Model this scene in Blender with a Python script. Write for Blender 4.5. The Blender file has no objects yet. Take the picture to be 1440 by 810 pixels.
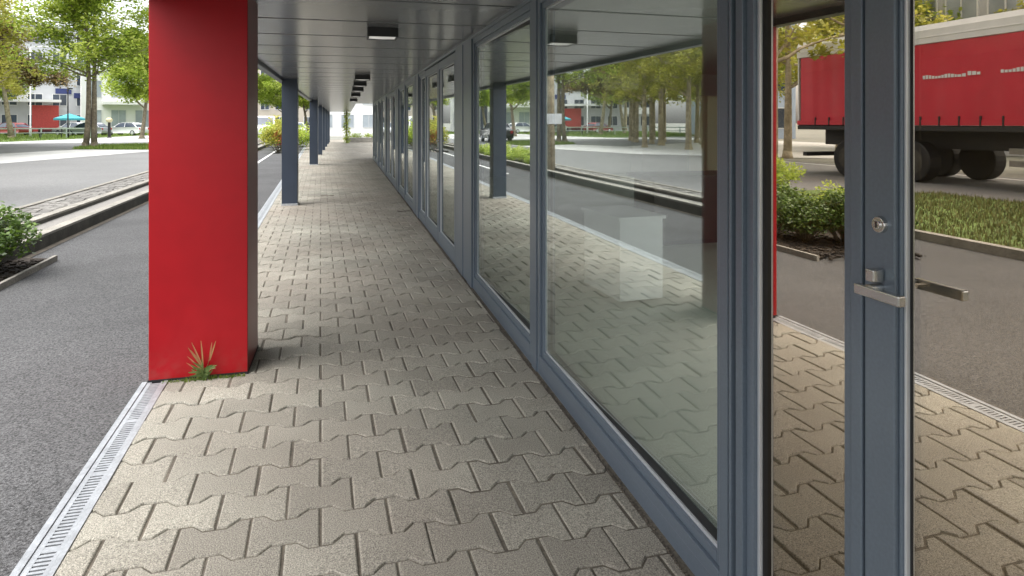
import bpy, bmesh, math, random
from mathutils import Vector, Matrix
R = math.radians
scene = bpy.context.scene
COL = scene.collection
PI = math.pi

# ------------------------------------------------------------------ helpers
def link_nodes(nt, a, b): nt.links.new(a, b)

def sock(bsdf, *names):
    for n in names:
        if n in bsdf.inputs: return bsdf.inputs[n]

def mat(name, color, rough=0.6, metal=0.0, var=0.0, vscale=3.0, fine=0.0, fscale=60.0,
        bump=0.0, bscale=40.0, coat=0.0, tint=None, spec=0.5, tone=None, trans=0.0):
    """Procedural Principled material: base colour broken up by a broad and a fine noise."""
    m = bpy.data.materials.new(name); m.use_nodes = True
    nt = m.node_tree; nt.nodes.clear()
    out = nt.nodes.new('ShaderNodeOutputMaterial')
    p = nt.nodes.new('ShaderNodeBsdfPrincipled')
    p.inputs['Roughness'].default_value = rough
    p.inputs['Metallic'].default_value = metal
    sock(p, 'Specular IOR Level').default_value = spec
    if coat:
        sock(p, 'Coat Weight').default_value = coat
        sock(p, 'Coat Roughness').default_value = 0.12
    geo = nt.nodes.new('ShaderNodeTexCoord')
    def noise(scale, detail=4.0):
        n = nt.nodes.new('ShaderNodeTexNoise'); n.inputs['Scale'].default_value = scale
        n.inputs['Detail'].default_value = detail
        link_nodes(nt, geo.outputs['Object'], n.inputs['Vector']); return n.outputs['Fac']
    cur = None
    base = nt.nodes.new('ShaderNodeRGB'); base.outputs[0].default_value = (*color, 1)
    cur = base.outputs[0]
    def mul(fac_socket, lo, hi, cur, col2=None):
        r = nt.nodes.new('ShaderNodeMapRange')
        r.inputs['From Min'].default_value = 0.3; r.inputs['From Max'].default_value = 0.7
        r.inputs['To Min'].default_value = lo; r.inputs['To Max'].default_value = hi
        link_nodes(nt, fac_socket, r.inputs['Value'])
        if col2 is None:
            v = nt.nodes.new('ShaderNodeVectorMath'); v.operation = 'SCALE'
            link_nodes(nt, cur, v.inputs[0]); link_nodes(nt, r.outputs[0], v.inputs['Scale'])
            return v.outputs[0]
        x = nt.nodes.new('ShaderNodeMix'); x.data_type = 'RGBA'
        link_nodes(nt, r.outputs[0], x.inputs[0]); link_nodes(nt, cur, x.inputs[6])
        x.inputs[7].default_value = (*col2, 1); return x.outputs[2]
    if tone is not None:           # per-piece tone stored on the mesh
        a = nt.nodes.new('ShaderNodeAttribute'); a.attribute_name = 'tone'
        rmp = nt.nodes.new('ShaderNodeValToRGB')
        while len(rmp.color_ramp.elements) < len(tone): rmp.color_ramp.elements.new(0.5)
        for i, c in enumerate(tone):
            e = rmp.color_ramp.elements[i]; e.position = i/(len(tone)-1); e.color = (*c, 1)
        link_nodes(nt, a.outputs['Fac'], rmp.inputs[0]); cur = rmp.outputs[0]
    if tint is not None: cur = mul(noise(vscale), 0.0, 1.0, cur, tint)
    if var: cur = mul(noise(vscale*1.7), 1-var, 1+var, cur)
    if fine: cur = mul(noise(fscale, 2.0), 1-fine, 1+fine, cur)
    link_nodes(nt, cur, p.inputs['Base Color'])
    if bump:
        b = nt.nodes.new('ShaderNodeBump'); b.inputs['Strength'].default_value = bump
        b.inputs['Distance'].default_value = 0.01
        link_nodes(nt, noise(bscale, 3.0), b.inputs['Height']); link_nodes(nt, b.outputs[0], p.inputs['Normal'])
    if trans:
        t = nt.nodes.new('ShaderNodeBsdfTranslucent'); link_nodes(nt, cur, t.inputs['Color'])
        mx = nt.nodes.new('ShaderNodeMixShader'); mx.inputs[0].default_value = trans
        link_nodes(nt, p.outputs[0], mx.inputs[1]); link_nodes(nt, t.outputs[0], mx.inputs[2])
        link_nodes(nt, mx.outputs[0], out.inputs[0])
    else:
        link_nodes(nt, p.outputs[0], out.inputs[0])
    return m

def glass_mat(name, tint, refl, lo, hi, wave=0.0):
    """Coated pane: mirror reflection that grows towards grazing, the rest is seen through."""
    m = bpy.data.materials.new(name); m.use_nodes = True
    nt = m.node_tree; nt.nodes.clear()
    out = nt.nodes.new('ShaderNodeOutputMaterial')
    tr = nt.nodes.new('ShaderNodeBsdfTransparent'); tr.inputs[0].default_value = (*tint, 1)
    gl = nt.nodes.new('ShaderNodeBsdfGlossy'); gl.inputs['Roughness'].default_value = 0.0
    gl.inputs['Color'].default_value = (*refl, 1)
    lw = nt.nodes.new('ShaderNodeLayerWeight'); lw.inputs[0].default_value = 0.5
    r = nt.nodes.new('ShaderNodeMapRange'); r.inputs['To Min'].default_value = lo; r.inputs['To Max'].default_value = hi
    link_nodes(nt, lw.outputs['Facing'], r.inputs['Value'])
    mx = nt.nodes.new('ShaderNodeMixShader')
    link_nodes(nt, r.outputs[0], mx.inputs[0]); link_nodes(nt, tr.outputs[0], mx.inputs[1]); link_nodes(nt, gl.outputs[0], mx.inputs[2])
    if wave:
        tc = nt.nodes.new('ShaderNodeTexCoord'); n = nt.nodes.new('ShaderNodeTexNoise')
        n.inputs['Scale'].default_value = 1.3; n.inputs['Detail'].default_value = 0
        b = nt.nodes.new('ShaderNodeBump'); b.inputs['Strength'].default_value = wave; b.inputs['Distance'].default_value = 0.01
        link_nodes(nt, tc.outputs['Object'], n.inputs['Vector']); link_nodes(nt, n.outputs[0], b.inputs['Height'])
        link_nodes(nt, b.outputs[0], gl.inputs['Normal'])
    link_nodes(nt, mx.outputs[0], out.inputs[0])
    return m

class MB:
    """Collects shapes that become ONE mesh."""
    def __init__(s): s.v = []; s.f = []; s.t = []; s.m = []
    def add(s, vs, fs, tone=None, mi=0):
        b = len(s.v); s.v += [tuple(v) for v in vs]
        for f in fs:
            s.f.append(tuple(b+i for i in f)); s.t.append(0.5 if tone is None else tone); s.m.append(mi)
    def box(s, x0, x1, y0, y1, z0, z1, mi=0, tone=None):
        v = [(x0,y0,z0),(x1,y0,z0),(x1,y1,z0),(x0,y1,z0),(x0,y0,z1),(x1,y0,z1),(x1,y1,z1),(x0,y1,z1)]
        s.add(v, [(3,2,1,0),(4,5,6,7),(0,1,5,4),(1,2,6,5),(2,3,7,6),(3,0,4,7)], tone, mi)
    def obox(s, c, size, rz=0.0, mi=0, tone=None):
        ca, sa = math.cos(rz), math.sin(rz); hx, hy, hz = (k/2 for k in size); v = []
        for z in (-hz, hz):
            for x, y in ((-hx,-hy),(hx,-hy),(hx,hy),(-hx,hy)):
                v.append((c[0]+x*ca-y*sa, c[1]+x*sa+y*ca, c[2]+z))
        s.add(v, [(3,2,1,0),(4,5,6,7),(0,1,5,4),(1,2,6,5),(2,3,7,6),(3,0,4,7)], tone, mi)
    def tube(s, pts, rad, n=8, mi=0, tone=None, cap=True):
        pts = [Vector(p) for p in pts]; rings = []
        if not hasattr(rad, '__len__'): rad = [rad]*len(pts)
        for i, p in enumerate(pts):
            d = (pts[min(i+1, len(pts)-1)] - pts[max(i-1, 0)]).normalized()
            a = Vector((0,0,1)) if abs(d.z) < 0.9 else Vector((1,0,0))
            u = d.cross(a).normalized(); w = d.cross(u)
            rings.append([p + (u*math.cos(2*PI*k/n) + w*math.sin(2*PI*k/n))*rad[i] for k in range(n)])
        vs = [v for r in rings for v in r]; fs = []
        for i in range(len(pts)-1):
            for k in range(n):
                k2 = (k+1) % n; fs.append((i*n+k, i*n+k2, (i+1)*n+k2, (i+1)*n+k))
        if cap:
            fs.append(tuple(range(n-1, -1, -1))); fs.append(tuple((len(pts)-1)*n+k for k in range(n)))
        s.add(vs, fs, tone, mi)
    def prism(s, poly, axis, a, b, mi=0, tone=None):
        """poly in the plane across 'axis', swept from a to b along it"""
        def P(p, q):
            return {'x': (q, p[0], p[1]), 'y': (p[0], q, p[1]), 'z': (p[0], p[1], q)}[axis]
        n = len(poly); vs = [P(p, a) for p in poly] + [P(p, b) for p in poly]
        fs = [tuple(range(n)), tuple(range(2*n-1, n-1, -1))] + [(i, n+i, n+(i+1) % n, (i+1) % n) for i in range(n)]
        s.add(vs, fs, tone, mi)
    def loft(s, rings, mi=0, tone=None):
        n = len(rings[0]); vs = [p for r in rings for p in r]; fs = []
        for i in range(len(rings)-1):
            for k in range(n): fs.append((i*n+k, i*n+(k+1) % n, (i+1)*n+(k+1) % n, (i+1)*n+k))
        fs.append(tuple(range(n-1,-1,-1))); fs.append(tuple((len(rings)-1)*n+k for k in range(n)))
        s.add(vs, fs, tone, mi)
    def build(s, name, mats, parent=None, bevel=0.0, smooth=False, seg=2, fix=True):
        me = bpy.data.meshes.new(name); me.from_pydata(s.v, [], s.f)
        if not isinstance(mats, (list, tuple)): mats = [mats]
        for m in mats: me.materials.append(m)
        at = me.attributes.new('tone', 'FLOAT', 'FACE'); at.data.foreach_set('value', s.t)
        me.polygons.foreach_set('material_index', s.m)
        if smooth: me.polygons.foreach_set('use_smooth', [True]*len(s.f))
        me.update()
        if fix:
            bm = bmesh.new(); bm.from_mesh(me); bmesh.ops.recalc_face_normals(bm, faces=bm.faces); bm.to_mesh(me); bm.free()
        o = bpy.data.objects.new(name, me); COL.objects.link(o)
        if parent: o.parent = parent
        if bevel:
            b = o.modifiers.new('edge', 'BEVEL'); b.width = bevel; b.segments = seg; b.limit_method = 'ANGLE'; b.angle_limit = R(40)
        return o

def tag(o, label=None, cat=None, group=None, kind=None):
    if label: o['label'] = label
    if cat: o['category'] = cat
    if group: o['group'] = group
    if kind: o['kind'] = kind
    return o

def thing(name, label, cat, loc=(0,0,0), rz=0.0, group=None):
    o = bpy.data.objects.new(name, None); COL.objects.link(o)
    o.empty_display_size = 0.2
    o.location = loc; o.rotation_euler = (0,0,rz)
    return tag(o, label, cat, group)

def dup(root, loc, rz=0.0, scale=1.0, label=None, group=None):
    r = root.copy(); COL.objects.link(r); r.location = loc; r.rotation_euler = (0,0,rz); r.scale = (scale,)*3
    if label: r['label'] = label
    if group: r['group'] = group
    for ch in list(root.children):
        c = ch.copy(); COL.objects.link(c); c.parent = r
        for g in list(ch.children):
            d = g.copy(); COL.objects.link(d); d.parent = c
    return r

def sheet(name, poly, z, m, kind='structure'):
    b = MB(); b.add([(x, y, z) for x, y in poly], [tuple(range(len(poly)))])
    o = b.build(name, m, fix=False)
    if o.data.polygons[0].normal.z < 0: o.data.flip_normals()
    return tag(o, kind=kind)

SL = 0.035                       # the street runs 2 degrees off the shop front
def tx(t, y): return t - SL*y

# ------------------------------------------------------------------ materials
M = {}
M['red'] = mat('red_lacquer', (0.32, 0.0052, 0.0095), 0.36, spec=0.26, var=0.06, vscale=0.8, fine=0.04, fscale=9, bump=0.02, bscale=30)
def splash_dirt(m):
    """mud splashed up from the paving: noisy blotches on the lowest hand's breadth of the pillar"""
    nt = m.node_tree; p = [n for n in nt.nodes if n.type == 'BSDF_PRINCIPLED'][0]
    src = p.inputs['Base Color'].links[0].from_socket
    tc = nt.nodes.new('ShaderNodeTexCoord'); sx = nt.nodes.new('ShaderNodeSeparateXYZ'); link_nodes(nt, tc.outputs['Object'], sx.inputs[0])
    h = nt.nodes.new('ShaderNodeMapRange'); h.inputs['From Min'].default_value = 0.0; h.inputs['From Max'].default_value = .22; h.inputs['To Min'].default_value = .22; h.inputs['To Max'].default_value = 0
    link_nodes(nt, sx.outputs['Z'], h.inputs['Value'])
    n = nt.nodes.new('ShaderNodeTexNoise'); n.inputs['Scale'].default_value = 26; n.inputs['Detail'].default_value = 6; link_nodes(nt, tc.outputs['Object'], n.inputs['Vector'])
    r = nt.nodes.new('ShaderNodeMapRange'); r.inputs['From Min'].default_value = .42; r.inputs['From Max'].default_value = .66
    link_nodes(nt, n.outputs['Fac'], r.inputs['Value'])
    mu = nt.nodes.new('ShaderNodeMath'); mu.operation = 'MULTIPLY'; link_nodes(nt, h.outputs[0], mu.inputs[0]); link_nodes(nt, r.outputs[0], mu.inputs[1])
    x = nt.nodes.new('ShaderNodeMix'); x.data_type = 'RGBA'; link_nodes(nt, mu.outputs[0], x.inputs[0]); link_nodes(nt, src, x.inputs[6]); x.inputs[7].default_value = (.15,.085,.06,1)
    link_nodes(nt, x.outputs[2], p.inputs['Base Color'])
splash_dirt(M['red'])
M['frame'] = mat('blue_grey_aluminium', (0.14, 0.174, 0.212), 0.30, 0.25, var=0.06, vscale=1.2, fine=0.05, fscale=120)
M['frame_dark'] = mat('dark_blue_grey_paint', (0.030, 0.042, 0.064), 0.33, 0.1, var=0.1, vscale=1.5)
M['brown'] = mat('dark_red_side', (0.15, 0.018, 0.016), 0.36, var=0.1, vscale=1.0, fine=0.05)
M['rubber'] = mat('black_rubber', (0.008, 0.008, 0.009), 0.6, var=0.1)
M['bead'] = mat('bare_aluminium', (0.62, 0.64, 0.66), 0.32, 0.45, var=0.08, vscale=4)
M['steel'] = mat('brushed_steel', (0.62, 0.61, 0.59), 0.27, 1.0, var=0.06, vscale=6, bump=0.03, bscale=200)
M['galv'] = mat('galvanised_steel', (0.36, 0.375, 0.39), 0.45, 0.5, var=0.16, vscale=7, fine=0.12, fscale=60)
M['ceil'] = mat('grey_ceiling_panel', (0.245, 0.25, 0.26), 0.22, 0.25, var=0.05, vscale=0.7, fine=0.02)
M['black'] = mat('black_powder_coat', (0.012, 0.012, 0.013), 0.45, var=0.1)
M['diff'] = mat('opal_diffuser', (0.85, 0.85, 0.83), 0.4, var=0.03)
for nd in M['diff'].node_tree.nodes:
    if nd.type == 'BSDF_PRINCIPLED': nd.inputs['Emission Color'].default_value = (1, .97, .92, 1); nd.inputs['Emission Strength'].default_value = .10
M['glass'] = glass_mat('shop_glass', (0.955, 0.985, 0.96), (0.93, 0.96, 0.94), 0.08, 0.70, 0.03)
M['glass_door'] = glass_mat('bronze_door_glass', (0.58, 0.50, 0.40), (0.95, 0.86, 0.74), 0.47, 0.96, 0.03)
M['paver'] = mat('concrete_paver', (0.3,0.27,0.22), 0.85, tone=[(0.195,0.186,0.155),(0.258,0.248,0.207),(0.318,0.306,0.256)],
                 tint=(0.235,0.208,0.172), vscale=0.6, var=0.17, fine=0.55, fscale=210, bump=0.45, bscale=230)
M['sand'] = mat('dirty_joint_sand', (0.105,0.09,0.07), 0.95, var=0.3, vscale=3, fine=0.3, fscale=80)
M['asphalt'] = mat('worn_asphalt', (0.066,0.066,0.067), 0.88, var=0.2, vscale=0.45, fine=0.8, fscale=105, bump=0.7, bscale=140)
M['road'] = mat('pale_worn_asphalt', (0.155,0.155,0.153), 0.9, var=0.14, vscale=0.12, fine=0.2, fscale=30, bump=0.3, bscale=60)
M['concrete'] = mat('pale_concrete', (0.45,0.445,0.43), 0.9, var=0.1, vscale=0.3, fine=0.1, fscale=30)
M['kerb'] = mat('weathered_kerb_concrete', (0.25,0.235,0.205), 0.9, var=0.22, vscale=2.0, fine=0.25, fscale=50, bump=0.3, bscale=60)
M['kerbdark'] = mat('dark_kerb_concrete', (0.06,0.056,0.046), 0.9, var=0.3, vscale=2.5, fine=0.25, fscale=50, bump=0.3, bscale=60)  # darker concrete tone, on the kerb faces below the top band
M['sett'] = mat('grey_setts', (0.20,0.19,0.175), 0.9, tone=[(0.13,0.125,0.115),(0.2,0.19,0.175),(0.26,0.25,0.23)], fine=0.25, fscale=60)
M['soil'] = mat('dark_soil', (0.030,0.023,0.017), 0.98, var=0.35, vscale=6, fine=0.4, fscale=70, bump=0.9, bscale=40)
M['turf'] = mat('turf_earth', (0.10,0.15,0.035), 0.95, var=0.3, vscale=0.5, fine=0.4, fscale=40, bump=0.8, bscale=60)
M['ground'] = mat('bare_ground', (0.20,0.20,0.17), 0.95, var=0.2, vscale=0.05, fine=0.2, fscale=5)
M['grass'] = mat('grass_blades', (0.1,0.16,0.03), 0.7, tone=[(0.08,0.14,0.02),(0.17,0.26,0.04),(0.3,0.36,0.09)], trans=0.4)
M['grass_dry'] = mat('dry_lawn_blades', (0.1,0.12,0.03), 0.7, tone=[(0.055,0.07,0.018),(0.12,0.13,0.035),(0.22,0.20,0.075)], trans=0.3)
M['leaf'] = mat('fresh_leaves', (0.1,0.2,0.03), 0.5, tone=[(0.16,0.25,0.03),(0.36,0.46,0.055),(0.55,0.60,0.14)], trans=0.5)
M['leaf_y'] = mat('yellow_green_leaves', (0.2,0.2,0.03), 0.5, tone=[(0.18,0.20,0.03),(0.40,0.40,0.06),(0.58,0.54,0.14)], trans=0.5)
M['leaf_c'] = mat('copper_leaves', (0.2,0.12,0.04), 0.5, tone=[(0.07,0.05,0.025),(0.20,0.135,0.045),(0.30,0.23,0.08)], trans=0.4)
M['leaf_d'] = mat('dark_leaves', (0.05,0.1,0.02), 0.45, tone=[(0.02,0.045,0.01),(0.045,0.09,0.018),(0.10,0.17,0.03)], trans=0.25)
M['shrub'] = mat('shrub_leaves', (0.05,0.1,0.02), 0.4, tone=[(0.03,0.06,0.015),(0.075,0.13,0.025),(0.19,0.29,0.035)], trans=0.3)
M['bark'] = mat('grey_brown_bark', (0.15,0.12,0.085), 0.95, var=0.3, vscale=5, fine=0.3, fscale=30, bump=1.0, bscale=25, tint=(0.22,0.19,0.13))
M['bark_p'] = mat('pale_bark', (0.42,0.36,0.25), 0.9, var=0.3, vscale=3, fine=0.25, fscale=30, bump=0.7, bscale=20, tint=(0.25,0.20,0.12))
M['white'] = mat('white_render', (0.74,0.74,0.72), 0.8, var=0.05, vscale=0.4, fine=0.05)
M['pale'] = mat('pale_grey_render', (0.52,0.53,0.54), 0.8, var=0.07, vscale=0.3, fine=0.05)
M['beige'] = mat('beige_render', (0.50,0.45,0.37), 0.85, var=0.08, vscale=0.3)
M['blueclad'] = mat('blue_white_cladding', (0.42,0.50,0.62), 0.5, var=0.12, vscale=0.5)
M['wglass'] = mat('far_window_glass', (0.06,0.075,0.10), 0.12, var=0.3, vscale=0.4)
M['lglass'] = mat('light_glazing', (0.33,0.37,0.40), 0.12, var=0.2, vscale=0.4)
M['navy'] = mat('navy_panel', (0.03,0.045,0.16), 0.5, var=0.1)
M['redpanel'] = mat('red_panel', (0.55,0.07,0.06), 0.5, var=0.12)
M['turq'] = mat('turquoise_canvas', (0.06,0.36,0.43), 0.7, var=0.08)
M['curtain'] = mat('red_truck_tarpaulin', (0.60,0.026,0.05), 0.42, var=0.09, vscale=0.9, bump=0.05, bscale=3)
M['wpaint'] = mat('white_paint', (0.78,0.78,0.78), 0.4, var=0.05, vscale=1.5)
M['chassis'] = mat('truck_chassis_black', (0.02,0.02,0.022), 0.6, var=0.2)
M['carw'] = mat('white_car_paint', (0.72,0.73,0.74), 0.25, var=0.02, coat=0.6)
M['cars'] = mat('silver_car_paint', (0.42,0.43,0.45), 0.28, 0.4, var=0.02, coat=0.6)
M['cark'] = mat('black_car_paint', (0.015,0.017,0.022), 0.22, var=0.02, coat=0.7)
M['carr'] = mat('dark_red_car_paint', (0.25,0.02,0.02), 0.25, var=0.02, coat=0.6)
M['lamp_red'] = mat('red_lens', (0.4,0.01,0.01), 0.2)
M['lens'] = mat('clear_lens', (0.7,0.72,0.75), 0.12)
M['ifloor'] = mat('interior_floor_tile', (0.64,0.67,0.58), 0.4, var=0.05, vscale=0.7)
M['iwall'] = mat('interior_wall', (0.42,0.42,0.39), 0.8, var=0.06)
M['idark'] = mat('dark_interior_wall', (0.055,0.048,0.04), 0.7, var=0.1)
M['icream'] = mat('cream_cabinet', (0.62,0.56,0.36), 0.6, var=0.04)
M['iwood'] = mat('dark_wood_veneer', (0.045,0.032,0.024), 0.45, var=0.3, vscale=3)
M['itan'] = mat('tan_furniture_board', (0.46,0.34,0.17), 0.5, var=0.08)
M['iwhite'] = mat('white_laminate', (0.80,0.82,0.80), 0.4, var=0.02)
M['marking'] = mat('road_marking', (0.62,0.62,0.6), 0.8, var=0.15, vscale=3)
M['weedg'] = mat('weed_leaf_green', (0.13,0.20,0.05), 0.5, tone=[(0.09,0.15,0.04),(0.16,0.23,0.06),(0.26,0.32,0.12)], trans=0.3)
M['weedr'] = mat('weed_leaf_reddened', (0.4,0.17,0.08), 0.5, tone=[(0.42,0.15,0.075),(0.48,0.24,0.12),(0.34,0.28,0.10)], trans=0.3)
M['flower'] = mat('red_flowers', (0.5,0.06,0.05), 0.6, tone=[(0.35,0.03,0.03),(0.5,0.08,0.06),(0.6,0.25,0.1)], trans=0.2)
M['rail'] = mat('pale_green_railing', (0.5,0.58,0.5), 0.6, var=0.1)

# ------------------------------------------------------------------ camera
cam = bpy.data.cameras.new('camera'); co = bpy.data.objects.new('camera', cam); COL.objects.link(co)
co.location = (0, 0, 1.5); co.rotation_euler = (R(90), 0, R(-14.63))
cam.sensor_width = 36; cam.lens = 22.5; cam.shift_y = -0.1618; cam.clip_start = 0.05; cam.clip_end = 3000
scene.camera = co

# ------------------------------------------------------------------ sky and sun
SUN_EL, SUN_AZ = 66.0, 244.0            # azimuth clockwise from +Y
w = bpy.data.worlds.new('World'); scene.world = w; w.use_nodes = True
nt = w.node_tree; nt.nodes.clear()
wo = nt.nodes.new('ShaderNodeOutputWorld'); bg = nt.nodes.new('ShaderNodeBackground')
sk = nt.nodes.new('ShaderNodeTexSky'); sk.sky_type = 'NISHITA'; sk.sun_disc = False
sk.sun_elevation = R(SUN_EL); sk.sun_rotation = R(SUN_AZ)
sk.air_density = 1.0; sk.dust_density = 4.0; sk.ozone_density = 1.0; sk.altitude = 200
hs = nt.nodes.new('ShaderNodeHueSaturation'); hs.inputs['Saturation'].default_value = 0.22; hs.inputs['Value'].default_value = 1.0
nt.links.new(sk.outputs[0], hs.inputs['Color']); nt.links.new(hs.outputs[0], bg.inputs[0])
bg.inputs[1].default_value = 0.15; nt.links.new(bg.outputs[0], wo.inputs[0])
sl = bpy.data.lights.new('sun', 'SUN'); so = bpy.data.objects.new('sun', sl); COL.objects.link(so)
sl.energy = 1.1; sl.angle = R(60); sl.color = (1.0, 0.975, 0.935)
az, el = R(SUN_AZ), R(SUN_EL)
so.location = (-8, -6, 20)
so.rotation_euler = Vector((math.sin(az)*math.cos(el), math.cos(az)*math.cos(el), math.sin(el))).to_track_quat('Z', 'Y').to_euler()
scene.view_settings.view_transform = 'Standard'; scene.view_settings.look = 'None'
scene.view_settings.exposure = 1.75; scene.view_settings.gamma = 1.0; scene.view_settings.use_curve_mapping = False

# ------------------------------------------------------------------ ground, roads, pavement
sheet('ground', [(-900,-900),(900,-900),(900,900),(-900,900)], -0.034, M['ground'])
def strip(name, t0, t1, y0, y1, z, m, kind='structure'):
    return sheet(name, [(tx(t0,y0),y0),(tx(t1,y0),y0),(tx(t1,y1),y1),(tx(t0,y1),y1)], z, m, kind)
strip('driveway', -5.02, -0.80, -40, 130, -0.014, M['asphalt'])
sheet('road', [(tx(-15.5,-60),-60),(tx(-5.0,-60),-60),(tx(-5.0,130),130),(tx(-15.5,130),130)], -0.018, M['road'])
sheet('concrete_forecourt', [(-12.3,27.2),(-9.9,36.6),(-9.2,62),(-12,83),(-22,83.5),(-24,64),(-26,56),(-36,60),(-34,22),(-20,20)], -0.010, M['concrete'])
sheet('side_street', [(-14.2,41),(-9.4,46),(-9.3,56),(-26,52),(-31,46),(-16,36)], -0.006, M['road'])
sheet('pavement_bed', [(tx(-0.88,-6),-6),(1.12,-6),(1.12,27),(3.2,27.4),(3.2,58),(tx(-0.88,58),58)], -0.0065, M['sand'])

# bone shaped pavers: one mesh, every stone bevelled, cut along the drain and along the shop front
def pavers():
    L, P, A, G, BV = 0.250, 0.1925, 0.0205, 0.0033, 0.0075
    rnd = random.Random(4); b = MB()
    prof = [(0,1),(.17,1),(.33,-1),(.67,-1),(.83,1),(1,1)]
    y0, y1 = -3.0, 57.0; r = 0
    while y0 + r*P < y1:
        yb = y0 + r*P; off = (0.5*L if r % 2 else 0) ; far = yb > 16
        k0 = int((-1.1 - off)/L) - 1; k1 = int(((1.2 if yb < 27 else 3.2) + SL*yb)/L) + 1
        for k in range(k0, k1+1):
            t0 = k*L + off; ring = []
            def outline(ins):
                pts = []
                for s_, a_ in prof:                                    # lower edge, then the upper one
                    t = t0 + L*min(max(s_, ins/L), 1-ins/L); pts.append((t, yb - a_*A + ins))
                for s_, a_ in reversed(prof):
                    t = t0 + L*min(max(s_, ins/L), 1-ins/L); pts.append((t, yb + P + a_*A - ins))
                return pts
            dz = rnd.gauss(0, .0020); sx, sy = rnd.gauss(0, .006), rnd.gauss(0, .006)
            jx, jy = rnd.gauss(0, .0016), rnd.gauss(0, .0016)
            tone = min(1, max(0, rnd.gauss(.5, .27)))
            rows = [(G, -0.03), (G, -BV*1.0), (G+BV*0.45, -BV*0.3), (G+BV, 0.0)] if not far else [(G, -0.03), (G, -BV), (G+BV, 0)]
            vs = []
            for ins, z in rows:
                for (t, y) in outline(ins):
                    vs.append((tx(t+jx, y+jy), y+jy, z + dz + (t-t0-L/2)*sx + (y-yb-P/2)*sy))
            n = 12; fs = []
            for i in range(len(rows)-1):
                for q in range(n): fs.append((i*n+q, i*n+(q+1) % n, (i+1)*n+(q+1) % n, (i+1)*n+q))
            fs.append(tuple((len(rows)-1)*n+q for q in range(n)))
            b.add(vs, fs, tone)
        r += 1
    o = b.build('pavement', M['paver'], fix=False)
    bm = bmesh.new(); bm.from_mesh(o.data)
    nrm = Vector((1, SL, 0)).normalized()
    bmesh.ops.bisect_plane(bm, geom=bm.verts[:]+bm.edges[:]+bm.faces[:], plane_co=(tx(-0.845,0),0,0), plane_no=-nrm, clear_outer=True)
    # shop front side (only as far as the shop front goes)
    bmesh.ops.bisect_plane(bm, geom=bm.verts[:]+bm.edges[:]+bm.faces[:], plane_co=(3.1,0,0), plane_no=(1,0,0), clear_outer=True)
    near = [f for f in bm.faces if f.calc_center_median().y < 26.9]
    vs = set(v for f in near for v in f.verts); es = set(e for f in near for e in f.edges)
    bmesh.ops.bisect_plane(bm, geom=list(vs)+list(es)+near, plane_co=(1.092,0,0), plane_no=(1,0,0), clear_outer=True)
    bm.to_mesh(o.data); bm.free()
    tag(o, kind='structure')
pavers()
# grit strip between pavers and shop front
b = MB(); rnd = random.Random(9)
b.add([(1.094,-6,-0.004),(1.13,-6,0.0),(1.13,27,0.0),(1.094,27,-0.004)], [(0,1,2,3)])
for i in range(2600):
    y = rnd.uniform(-1, 14); x = 1.090 + abs(rnd.gauss(0, .010)); s = rnd.uniform(.002, .005)
    if x > 1.11: continue
    b.obox((x, y, s*.3), (s*1.5, s*1.5, s), rnd.random()*3, tone=rnd.random())
tag(b.build('joint_grit', M['sand'], fix=False), kind='structure')

rnd = random.Random(77)
b = MB()                                   # moss cushions in the joint at the pillar foot
for i in range(420):
    x = rnd.uniform(-1.02, -.57); y = 4.088 - abs(rnd.gauss(0, .016)); a = rnd.random()*6.28; h = rnd.uniform(.004, .016)*(1.6 if -.9 < x < -.7 else 1)
    b.add([(x-.004*math.cos(a), y-.004*math.sin(a), -.004), (x+.004*math.cos(a), y+.004*math.sin(a), -.004), (x+rnd.gauss(0,.004), y-.005, h)], [(0,1,2)], rnd.random())
tag(b.build('moss', M['grass'], fix=False), 'moss and tiny grass in the joint at the red pillar foot', 'moss', kind='stuff')
# setts island between the two kerbs and the road
strip('setts_bed', -5.04, -3.10, 7.6, 90, -0.006, M['sand'])
b = MB(); rnd = random.Random(11); y = 8.2
while y < 40:
    t = -4.92; n = 0.17 if y < 20 else 0.34
    while t < -3.95:
        wd = rnd.uniform(.15, .21) * (1 if y < 20 else 1.8)
        x0, x1 = tx(t, y), tx(min(t+wd, -3.93), y)
        b.box(x0+.008, x1-.008, y+.008, y+n-.008, -.03, 0.012+rnd.uniform(-.006,.006), tone=rnd.random()); t += wd
    y += n
tag(b.build('setts', M['sett'], fix=False), kind='structure')
def kerb(name, t0, t1, y0, y1, z1, m, top=None, step=1.0):
    b = MB(); y = y0
    while y < y1 - .05:
        e = min(y+step, y1)-.008
        for (za, zb, mi) in ((-.03, z1-.03, 1 if top else 0), (z1-.03, z1, 0)):
            v = [(tx(t0,y),y,za),(tx(t1,y),y,za),(tx(t1,e),e,za),(tx(t0,e),e,za),(tx(t0,y),y,zb),(tx(t1,y),y,zb),(tx(t1,e),e,zb),(tx(t0,e),e,zb)]
            fs = [(0,1,5,4),(1,2,6,5),(2,3,7,6),(3,0,4,7)]
            if mi == 0: fs.append((4,5,6,7))
            b.add(v, fs, mi=mi)
        y += step
    return tag(b.build(name, [m, top or m], fix=False), kind='structure')
kerb('kerb', -3.32, -3.18, 7.6, 70, 0.16, M['kerb'], M['kerbdark'])
strip('kerb_gravel', -3.72, -3.32, 7.6, 70, 0.09, M['sett'])
kerb('kerb_back', -3.86, -3.72, 7.6, 70, 0.17, M['kerb'], M['kerbdark'])
kerb('kerb_flush', -5.10, -4.98, 8.6, 70, 0.015, M['kerb'])
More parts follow.
